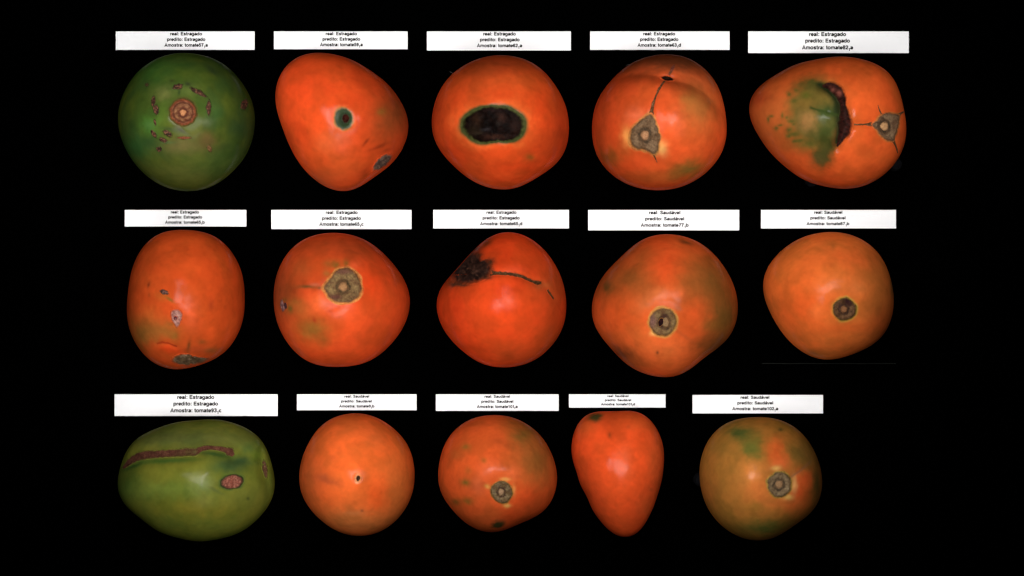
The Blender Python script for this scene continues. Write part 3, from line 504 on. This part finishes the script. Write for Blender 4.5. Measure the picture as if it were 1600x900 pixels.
seam = [(88,378),(140,325),(200,280),(270,248),(350,235),(450,228),(550,220),(650,212),(740,205),(800,205),(850,182),(930,165),(1010,172),(1080,185),(1130,210),(1168,245)]
ov = ell_pts(1155, 487, 100, 68, -8, 26, .06, 3)
t.halo('B', ov, (60, 82, 40), 1.0, 1.4, .8); t.halo('B', ov, (58, 44, 30), .98, 1.12, .9)
t.groove('B', [(20,460)] + seam + [(1250,285),(1340,310)], 14, 14, 9, 16); t.groove('B', [(1420,200),(1415,300),(1445,420),(1485,540),(1500,640)], 7, 16); t.dimple('B', 1155, 487, 130, -4)
t.build()
t.ribbon('corky_seam', 'B', seam, [10, 26, 34, 40, 38, 34, 34, 36, 38, 36, 24, 20, 20, 24, 40, 14], ((88, 52, 40), (104, 62, 48), (114, 72, 54)), depth=.6, seed=3, n=170, nc=15, ridges=.4, scale=6, rag=.14, spots=[(740,215,50,(84,64,38)),(800,205,20,(90,80,46)),(650,235,40,(88,60,40))])
def ovcol(tt, a, x, y):
    c = t.mottle(((140, 80, 64), (178, 112, 92), (192, 130, 108)), 2.6, 4, (92, 48, 38), .4)(tt, a, x, y); p = t.B((1150, 487)); u = (x - p[0]) / 16; v = (y - p[1]) / 11
    m = (.65 * np.exp(-(u / .16) ** 2) + .5 * np.exp(-((v - .25 * np.abs(u)) / .14) ** 2))[:, None]; m = np.clip(m, 0, .8); return c * (1 - m) + alb((124, 66, 52)) * m
t.patch('oval_scar', 'B', ov, ovcol, lambda tt, a, x, y: 1.4 * np.exp(-((tt - .8) / .15) ** 2) + 1.2 * (fbm(x, y, 0 * x, 3, 4, 3) - .5) * 2, nr=16, ns=64)
t.patch('side_scar', 'B', ell_pts(1450, 375, 22, 95, -10, 22, .12, 5), t.mottle(((96, 66, 46), (124, 90, 66)), 4, 3, (78, 58, 34), .4), t.rough(1.2, 3, 3), nr=10, ns=44)

# bright orange tomato with a pinhole
t = Tomato((450, 605, 900/245), [(390,150),(450,157),(520,180),(590,225),(645,275),(690,340),(715,410),(727,490),(722,560),(705,635),(665,710),(610,775),(540,822),(470,848),(400,852),(320,840),(240,800),(170,745),(115,680),(80,610),(65,530),(68,470),(85,400),(110,335),(150,270),(210,205),(290,165)],
    ((244, 98, 38), (248, 104, 42), (238, 96, 38)), 'round bright orange tomato with only a tiny dark pinhole at its centre', seed=12)
for a in [('A',640,600,110,260,(206,104,44),.7),('A',400,760,260,90,(216,116,54),.75),('A',130,500,110,190,(206,88,40),.7),('A',250,525,80,24,(190,80,40),.7,12),('A',220,500,30,24,(170,76,40),.6),('A',520,600,70,90,(248,88,32),.7),('A',400,230,200,70,(226,96,40),.6),('A',510,290,50,40,(214,96,42),.5),('A',437,692,10,8,(150,72,38),.85),('A',390,705,60,14,(240,128,70),.5),('A',270,390,20,16,(226,88,40),.5),('A',410,780,90,20,(190,100,46),.5)]: t.spot(*a[:7], **({'rot': a[7]} if len(a) > 7 else {}))
hole = ell_pts(417, 505, 13, 17, 15, 18, .1, 3); t.halo('A', hole, (214, 160, 108), 1.2, 2.1, .7); t.dimple('A', 417, 505, 16, -4); t.groove('A', [(540,170),(600,260),(620,360)], 10, 1.5)
t.build()
t.patch('blossom_scar', 'A', hole, t.mottle(((52, 32, 22), (88, 60, 40)), 2, 1, (120, 84, 54), .3), lambda t_, a, x, y: -1.5 * (1 - t_ ** 2), M_ROT, nr=7, ns=30, lift=.8)

# speckled tomato with a grey star scar
t = Tomato((670, 605, 900/245), [(385,160),(450,167),(520,190),(590,230),(650,290),(695,360),(725,440),(735,510),(730,580),(710,640),(670,695),(620,740),(550,770),(480,802),(400,828),(340,832),(280,815),(220,785),(160,730),(105,665),(70,600),(55,530),(58,450),(75,370),(105,305),(160,235),(230,190),(310,165)],
    ((228, 88, 36), (232, 92, 38), (214, 84, 36)), 'orange tomato with a grey star marked scar, small green freckles and a dark green spot', frame2=(735, 730, 9), seed=13)
for a in [('A',540,265,80,60,(116,84,32),.85),('A',620,400,140,190,(158,90,38),.8),('A',480,200,70,40,(160,86,34),.6),('A',350,450,60,44,(246,106,58),.6),('A',480,480,40,40,(244,108,56),.5),('A',290,545,50,50,(242,104,58),.5),('A',560,620,110,90,(226,72,28),.6),('A',460,720,60,60,(234,72,28),.5),('A',320,740,130,50,(196,80,34),.5),('A',215,335,26,20,(152,96,36),.8),('A',320,405,16,15,(170,90,34),.8),('A',213,532,26,24,(124,88,32),.85),('A',225,640,32,20,(140,88,32),.8),('A',158,648,24,20,(130,84,32),.8),('A',225,465,20,24,(180,90,36),.6),('A',170,380,40,30,(180,88,36),.5),('A',400,290,40,50,(196,76,32),.5),('B',250,225,38,30,(238,170,78),.6),('B',490,125,70,26,(240,170,84),.6),('B',515,498,50,30,(244,184,90),.6),('B',610,280,26,80,(236,150,72),.6)]: t.spot(*a[:7])
t.spot('B', 395, 778, 92, 52, (70, 60, 28), .92, rot=-12, soft=1.0, warp=7); t.spot('B', 420, 720, 60, 30, (110, 70, 34), .5)
scr = [(283,270),(310,210),(370,165),(440,146),(510,165),(562,215),(592,280),(592,350),(555,410),(510,464),(450,470),(380,442),(330,397),(295,340)]
t.halo('B', scr, (150, 118, 50), .98, 1.14, .8); t.dimple('B', 440, 308, 260, -8)
t.build()
t.stem('B', scr, (435, 308), 37, ((106, 92, 54), (128, 110, 82), (154, 138, 112), (86, 58, 46), (206, 166, 132)), lobes=5, seed=7, cr2=46)

# long plum tomato
t = Tomato((880, 605, 900/245), [(210,137),(280,142),(370,134),(430,143),(480,175),(530,225),(560,290),(577,370),(578,430),(570,510),(550,590),(525,670),(490,745),(440,820),(400,852),(360,858),(300,845),(250,810),(200,750),(155,675),(115,590),(80,500),(55,415),(48,340),(60,265),(95,200),(145,155)],
    ((234, 76, 30), (238, 80, 32), (226, 74, 30)), 'long red orange plum tomato tapering downwards with a dark green blotch at its top left', seed=14, depth=84)
for a in [('A',263,267,10,18,(160,64,28),.8),('A',120,220,60,50,(200,84,34),.6),('A',260,180,130,40,(206,72,30),.5),('A',440,200,110,50,(210,84,34),.6),('A',530,400,60,250,(206,84,36),.6),('A',340,420,44,90,(244,100,56),.5),('A',500,580,14,10,(170,66,30),.7),('A',470,680,60,80,(206,84,36),.5),('A',200,640,50,120,(216,76,32),.5),('A',370,225,16,12,(196,74,32),.7)]: t.spot(*a[:7])  # tall pale spot near the middle is a painted highlight
t.spot('A', 183, 170, 40, 22, (72, 62, 28), .88, rot=-12, soft=1.3, warp=7); t.dimple('A', 290, 150, 60, -6)
t.build()

# green, olive and orange tomato with a scalloped grey scar
t = Tomato((1070, 605, 900/255), [(410,165),(490,172),(560,195),(630,240),(690,310),(730,390),(752,470),(757,530),(745,600),(715,665),(660,720),(590,770),(520,815),(450,840),(400,845),(330,835),(260,805),(200,760),(150,705),(110,630),(90,560),(80,480),(90,400),(115,320),(160,255),(220,205),(310,173)],
    ((174, 108, 42), (162, 100, 40), (184, 108, 44)), 'olive and orange tomato with green blotches and a scalloped grey stem scar', frame2=(1150, 680, 7.5), seed=15)
for a in [('B',430,190,120,180,(222,88,36),.85,-10),('B',480,300,110,70,(236,100,46),.8),('B',760,480,190,140,(212,86,36),.85,-20),('B',660,670,190,170,(222,82,34),.9),('B',480,760,260,60,(210,104,44),.7),('B',230,600,170,180,(216,108,48),.85),('B',120,430,130,150,(226,126,56),.8),('B',920,540,60,240,(112,78,34),.9),('B',720,170,150,120,(126,88,36),.9),('B',250,700,60,40,(190,88,38),.6),('B',100,120,120,70,(92,92,36),.8,30),  # pale orange far left of the scar is part colour, part painted highlight
          ('A',290,245,80,44,(84,86,36),.9,10),('A',360,310,60,60,(104,98,38),.8),('A',420,765,140,50,(100,92,36),.9),('A',520,200,120,50,(152,100,38),.6),('A',515,228,16,12,(96,74,32),.85),('A',200,330,70,50,(150,100,40),.6),('A',130,560,60,110,(170,96,40),.6),('A',660,380,60,60,(140,90,40),.5),('A',350,640,60,30,(170,108,40),.6),('A',400,560,70,60,(206,110,46),.6),('B',425,355,56,30,(240,176,92),.6),('B',560,690,60,34,(240,186,96),.6),('B',630,540,36,100,(236,164,92),.7)]: t.spot(*a[:7], **({'rot': a[7]} if len(a) > 7 else {}))
t.streak('B', [(590,460),(690,400),(840,290)], 14, (150, 92, 58), .55); t.groove('B', [(590,460),(690,400),(840,290)], 4, 1.4)
scr = ell_pts(458, 545, 146, 152, 0, 20, .06, 9)
t.halo('B', scr, (160, 132, 58), 1.0, 1.18, .8); t.dimple('B', 458, 545, 240, -8)
t.build()
t.stem('B', scr, (455, 540), 44, ((84, 74, 44), (124, 108, 86), (156, 140, 116), (76, 60, 44), (176, 138, 102)), lobes=5, seed=8)

# ================================================================== dark rubber pegs the two tomatoes lean on
def peg(px, py, rad, label):
    x, y = (px - 800) * K, -(py - 450) * K; a = np.linspace(0, 2 * np.pi, 28, endpoint=False)
    prof = [(0.0, .012), (rad * .8, .012), (rad * .95, .0112), (rad, .0098), (rad * 1.03, .0006), (rad * 1.1, .0006), (rad * 1.1, 0.0001)]
    V = np.concatenate([np.stack([r * np.cos(a), r * np.sin(a), 0 * a + z], 1) for r, z in prof[1:]]); V = np.concatenate([[[0, 0, .012]], V])
    n = len(prof) - 1; ids = 1 + np.arange(n * 28).reshape(n, 28); nx = np.roll(ids, -1, 1)
    q = np.stack([ids[:-1], ids[1:], nx[1:], nx[:-1]], -1).reshape(-1, 4); t1 = np.stack([np.zeros(28, int), ids[0], nx[0]], 1)
    o = mesh_obj('rubber_peg', V, [q, t1], M_RUBBER); o.location = (x, y, 0); tagset(o, label, 'peg', 'dark rubber pegs under the tomatoes')
peg(1268, 281, 10 * K, 'dark rubber peg showing under the lower edge of the egg shaped tomato')
peg(1397, 257, 10 * K, 'dark rubber peg showing at the lower right of the egg shaped tomato')
peg(1094, 749, 10 * K, 'dark rubber peg showing at the left edge of the olive and orange tomato')

# frame border edge below the pale orange tomato, added as a thin tube
x0, x1, yy, r = (1190 - 800) * K, (1400 - 800) * K, -(568 - 450) * K, 0.7 * K
u = np.linspace(0, 1, 40); a = np.linspace(0, 2 * np.pi, 6, endpoint=False); wob = 0.15 * K * np.sin(u * 23)
V = np.stack([np.repeat(x0 + (x1 - x0) * u, 6), (yy + wob[:, None] + r * np.cos(a)[None]).ravel(), np.tile(r * np.sin(a) + r, 40)], 1)
ids = np.arange(240).reshape(40, 6); nx = np.roll(ids, -1, 1)
o = mesh_obj('frame_edge', V, [np.stack([ids[:-1], ids[1:], nx[1:], nx[:-1]], -1).reshape(-1, 4)], M_FRAME_EDGE)
tagset(o, 'thin dark grey frame border line straight below the smooth pale orange tomato', 'frame_edge')

# ================================================================== figure captions, added as flat cards
def arc(cx, cy, rx, ry, a0, a1, n=14):
    return [(cx + rx * math.cos(math.radians(a0 + (a1 - a0) * i / n)), cy + ry * math.sin(math.radians(a0 + (a1 - a0) * i / n))) for i in range(n + 1)]
def ring(cx, cy, rx, ry): return arc(cx, cy, rx, ry, 0, 360, 24)
GA = [arc(.275, .37, .19, .09, 165, 0) + [(.465, .08), (.495, 0)], [(.465, .3), (.25, .255)] + arc(.24, .15, .165, .092, 95, 285) + [(.465, .2)]]
GB = [[(.12, 0), (.12, .716)], ring(.335, .26, .2, .2)]
G6 = [(.46, .55), (.38, .635), (.28, .65), (.16, .57), (.105, .38), (.11, .2), (.18, .1), (.28, .065), (.4, .11), (.46, .22), (.41, .34), (.3, .39), (.18, .34), (.115, .24)]
GLYPH = {' ': (.278, []), 'o': (.611, [ring(.305, .26, .22, .2)]), 'e': (.556, [[(.08, .24), (.485, .24)] + arc(.28, .26, .205, .2, 0, 318, 20)]),
 'a': (.556, GA), '\u00e1': (.556, GA + [[(.25, .6), (.37, .73)]]), 'l': (.278, [[(.14, 0), (.14, .716)]]), 'r': (.389, [[(.13, 0), (.13, .52)], arc(.34, .28, .21, .17, 180, 82)]),
 ':': (.333, [[(.165, 0), (.165, .14)], [(.165, .38), (.165, .52)]]), 'E': (.667, [[(.14, 0), (.14, .716)], [(.15, .65), (.62, .65)], [(.15, .37), (.58, .37)], [(.15, .065), (.63, .065)]]),
 's': (.556, [[(.47, .39), (.41, .45), (.28, .465), (.15, .43), (.12, .36), (.2, .3), (.38, .24), (.46, .165), (.42, .09), (.28, .058), (.14, .08), (.06, .15)]]),
 't': (.333, [[(.17, .69), (.17, .14), (.205, .07), (.32, .06)], [(.02, .46), (.32, .46)]]), 'g': (.611, [ring(.28, .27, .2, .195), [(.49, .52), (.49, -.04), (.42, -.13), (.28, -.155), (.13, -.12), (.08, -.05)]]),
 'd': (.611, [ring(.28, .26, .2, .2), [(.49, 0), (.49, .716)]]), 'b': (.611, GB), 'p': (.611, [ring(.335, .26, .2, .2), [(.12, .52), (.12, -.2)]]), 'i': (.278, [[(.14, 0), (.14, .52)], [(.14, .6), (.14, .716)]]),
 'A': (.722, [[(.07, 0), (.36, .68), (.65, 0)], [(.17, .21), (.55, .21)]]), 'm': (.889, [[(.13, 0), (.13, .52)], arc(.29, .33, .16, .13, 180, 0) + [(.45, 0)], arc(.61, .33, .16, .13, 180, 0) + [(.77, 0)]]),
 'c': (.556, [arc(.29, .26, .21, .2, 42, 318)]), 'S': (.667, [[(.57, .52), (.5, .61), (.36, .655), (.2, .62), (.13, .53), (.18, .44), (.34, .38), (.52, .31), (.57, .2), (.5, .1), (.33, .06), (.16, .1), (.08, .21)]]),
 'u': (.611, [[(.13, .52), (.13, .18), (.17, .09), (.27, .06), (.39, .09), (.48, .18)], [(.48, .52), (.48, 0)]]), 'v': (.556, [[(.05, .52), (.28, .05), (.51, .52)]]),
 '0': (.556, [ring(.28, .355, .2, .29)]), '1': (.556, [[(.12, .53), (.25, .6), (.315, .7)], [(.315, .71), (.315, 0)]]), '2': (.556, [[(.09, .49), (.13, .59), (.27, .65), (.42, .6), (.455, .5), (.4, .38), (.22, .2), (.12, .075), (.5, .065)]]),
 '3': (.556, [[(.1, .54), (.16, .62), (.28, .65), (.42, .6), (.44, .5), (.38, .4), (.24, .37)], [(.24, .37), (.41, .335), (.465, .21), (.4, .1), (.27, .06), (.14, .1), (.07, .2)]]), '5': (.556, [[(.48, .65), (.18, .65), (.13, .37), (.22, .42), (.34, .42), (.44, .35), (.47, .22), (.4, .1), (.27, .06), (.14, .09), (.07, .18)]]),
 '6': (.556, [G6]), '9': (.556, [[(.56 - x, .71 - y) for x, y in G6]]), '7': (.556, [[(.06, .65), (.48, .65), (.33, .36), (.24, 0)]]), '8': (.556, [ring(.28, .515, .165, .14), ring(.28, .215, .195, .155)])}
def text_raw(st, size, bold):
    V, F, pen = [], [], 0; hw = 0.094
    for ch in st:
        adv, strokes = GLYPH[ch]
        for k, sp in enumerate(strokes):
            P = np.asarray(sp, float); closed = np.hypot(*(P[0] - P[-1])) < 1e-6
            d = np.diff(P, axis=0); d /= np.hypot(*d.T)[:, None]; a = np.concatenate([[d[-1] if closed else d[0]], d]); b = np.concatenate([d, [d[0] if closed else d[-1]]])
            nrm = np.stack([-(a + b)[:, 1], (a + b)[:, 0]], 1); nrm /= np.hypot(*nrm.T)[:, None] + 1e-9; co = np.clip((nrm * np.stack([-a[:, 1], a[:, 0]], 1)).sum(1), .55, 1); nrm = nrm / co[:, None] * hw
            n = len(V); m = len(P)
            for p, q in zip(P, nrm): V += [(p[0] + q[0] + pen, p[1] + q[1], 0), (p[0] - q[0] + pen, p[1] - q[1], 0)]
            F += [(n + 2*i, n + 2*i + 1, n + 2*i + 3, n + 2*i + 2) for i in range(m - 1)]
        pen += adv
    return np.array(V) * size, F
def line_mesh(runs):
    """runs: (string, size factor, baseline shift); returns unit-size verts"""
    VV, FF, x = [], [], 0
    for s, k, dy in runs:
        V, F = text_raw(s, k, 0.022 * k); V = V.copy(); V[:, 0] += x - V[:, 0].min(); V[:, 1] += dy
        n = sum(len(v) for v in VV); FF += [tuple(i + n for i in f) for f in F]; VV.append(V); x = V[:, 0].max() + 0.06
    return np.concatenate(VV), FF
cache = {}
def card(x0, y0, x1, y1, st, num, let, spans, label):
    w, h = (x1 - x0) * K, (y1 - y0) * K; cx, cy = ((x0 + x1) / 2 - 800) * K, -((y0 + y1) / 2 - 450) * K; th = 0.0004
    root = bpy.data.objects.new('caption_panel', None); C.objects.link(root); root.location = (cx, cy, 0.0001); root.empty_display_size = .01
    tagset(root, label, 'card', 'white caption panels above the tomatoes')
    b = 0.00008; V = []; 
    for z, i in ((0, 0), (th - b, 0), (th, b)): V += [(-w/2 + i, -h/2 + i, z), (w/2 - i, -h/2 + i, z), (w/2 - i, h/2 - i, z), (-w/2 + i, h/2 - i, z)]
    F = [(3, 2, 1, 0), (8, 9, 10, 11)] + [(k*4+i, k*4+(i+1) % 4, k*4+4+(i+1) % 4, k*4+4+i) for k in (0, 1) for i in range(4)]
    mesh_obj('panel_body', V, [np.array(F)], M_CARD, root, smooth=False)
    lines = [[('real: ' + st, 1, 0)], [('predito: ' + st, 1, 0)], [('Amostra: tomate' + num, 1, 0), ('1', .72, -.3), (let, 1, 0)]]
    for (runs, fy, (a, e)) in zip(lines, (.135, .435, .745), spans):
        key = str(runs)
        if key not in cache: cache[key] = line_mesh(runs)
        V, F = cache[key]; V = V.copy(); wd = V[:, 0].max() - V[:, 0].min(); fs = (spans[0][1] - spans[0][0]) / (7.2 if st == 'Estragado' else 7.0) * K
        V[:, 0] = (V[:, 0] - V[:, 0].min()) / wd * (e - a) * K + ((a - (x0 + x1) / 2) * K)
        V[:, 1] = (V[:, 1] - 0.33) * fs * 1.03 + h / 2 - fy * h; V[:, 2] = th + 0.00005
        me = bpy.data.meshes.new('text_line'); me.from_pydata(V.tolist(), [], F); me.materials.append(M_INK)
        o = bpy.data.objects.new('text_line', me); C.objects.link(o); o.parent = root
E_, S_ = 'Estragado', 'Saudável'
L = 'white caption panel reading %s tomate%s %s, above the %s'
for (x0, y0, x1, y1, st, num, let, sp, what) in [
    (181, 49, 398, 78, E_, '57', 'a', ((266, 316), (261, 321), (257, 325)), 'dark green scabby tomato'),
    (428, 49, 637, 77, E_, '59', 'a', ((509, 558), (504, 563), (500, 567)), 'pear shaped tomato'),
    (667, 49, 892, 79, E_, '62', 'a', ((755, 806), (750, 812), (745, 816)), 'tomato with the black patch'),
    (922, 49, 1140, 78, E_, '63', 'd', ((1005, 1055), (1000, 1060), (996, 1064)), 'creased tomato'),
    (1169, 49, 1420, 83, E_, '82', 'a', ((1264, 1322), (1258, 1328), (1253, 1333)), 'egg shaped tomato'),
    (195, 328, 385, 354, E_, '65', 'b', ((267, 311), (263, 316), (258, 320)), 'barrel shaped tomato'),
    (424, 328, 643, 358, E_, '65', 'c', ((509, 559), (503, 564), (499, 568)), 'tomato with olive smudges'),
    (677, 328, 889, 357, E_, '65', 'd', ((760, 807), (754, 812), (750, 816)), 'tomato with rotten shoulder'),
    (919, 328, 1155, 360, S_, '77', 'b', ((1014, 1063), (1008, 1069), (1001, 1076)), 'squarish mottled tomato'),
    (1189, 328, 1400, 357, S_, '87', 'b', ((1272, 1316), (1266, 1321), (1260, 1327)), 'smooth pale orange tomato'),
    (179, 616, 434, 650, E_, '93', 'c', ((277, 335), (271, 341), (266, 346)), 'seamed green tomato'),
    (464, 616, 651, 641, S_, '9', 'b', ((538, 577), (533, 581), (530, 585)), 'bright orange tomato'),
    (681, 616, 873, 642, S_, '101', 'a', ((757, 797), (752, 802), (745, 809)), 'freckled tomato'),
    (889, 616, 1040, 637, S_, '101', 'd', ((949, 982), (945, 986), (939, 992)), 'long plum tomato'),
    (1082, 617, 1286, 646, S_, '102', 'a', ((1157, 1202), (1152, 1208), (1144, 1216)), 'olive and orange tomato')]:
    card(x0, y0, x1, y1, st, num, let, sp, L % (st, num, '1' + let, what))
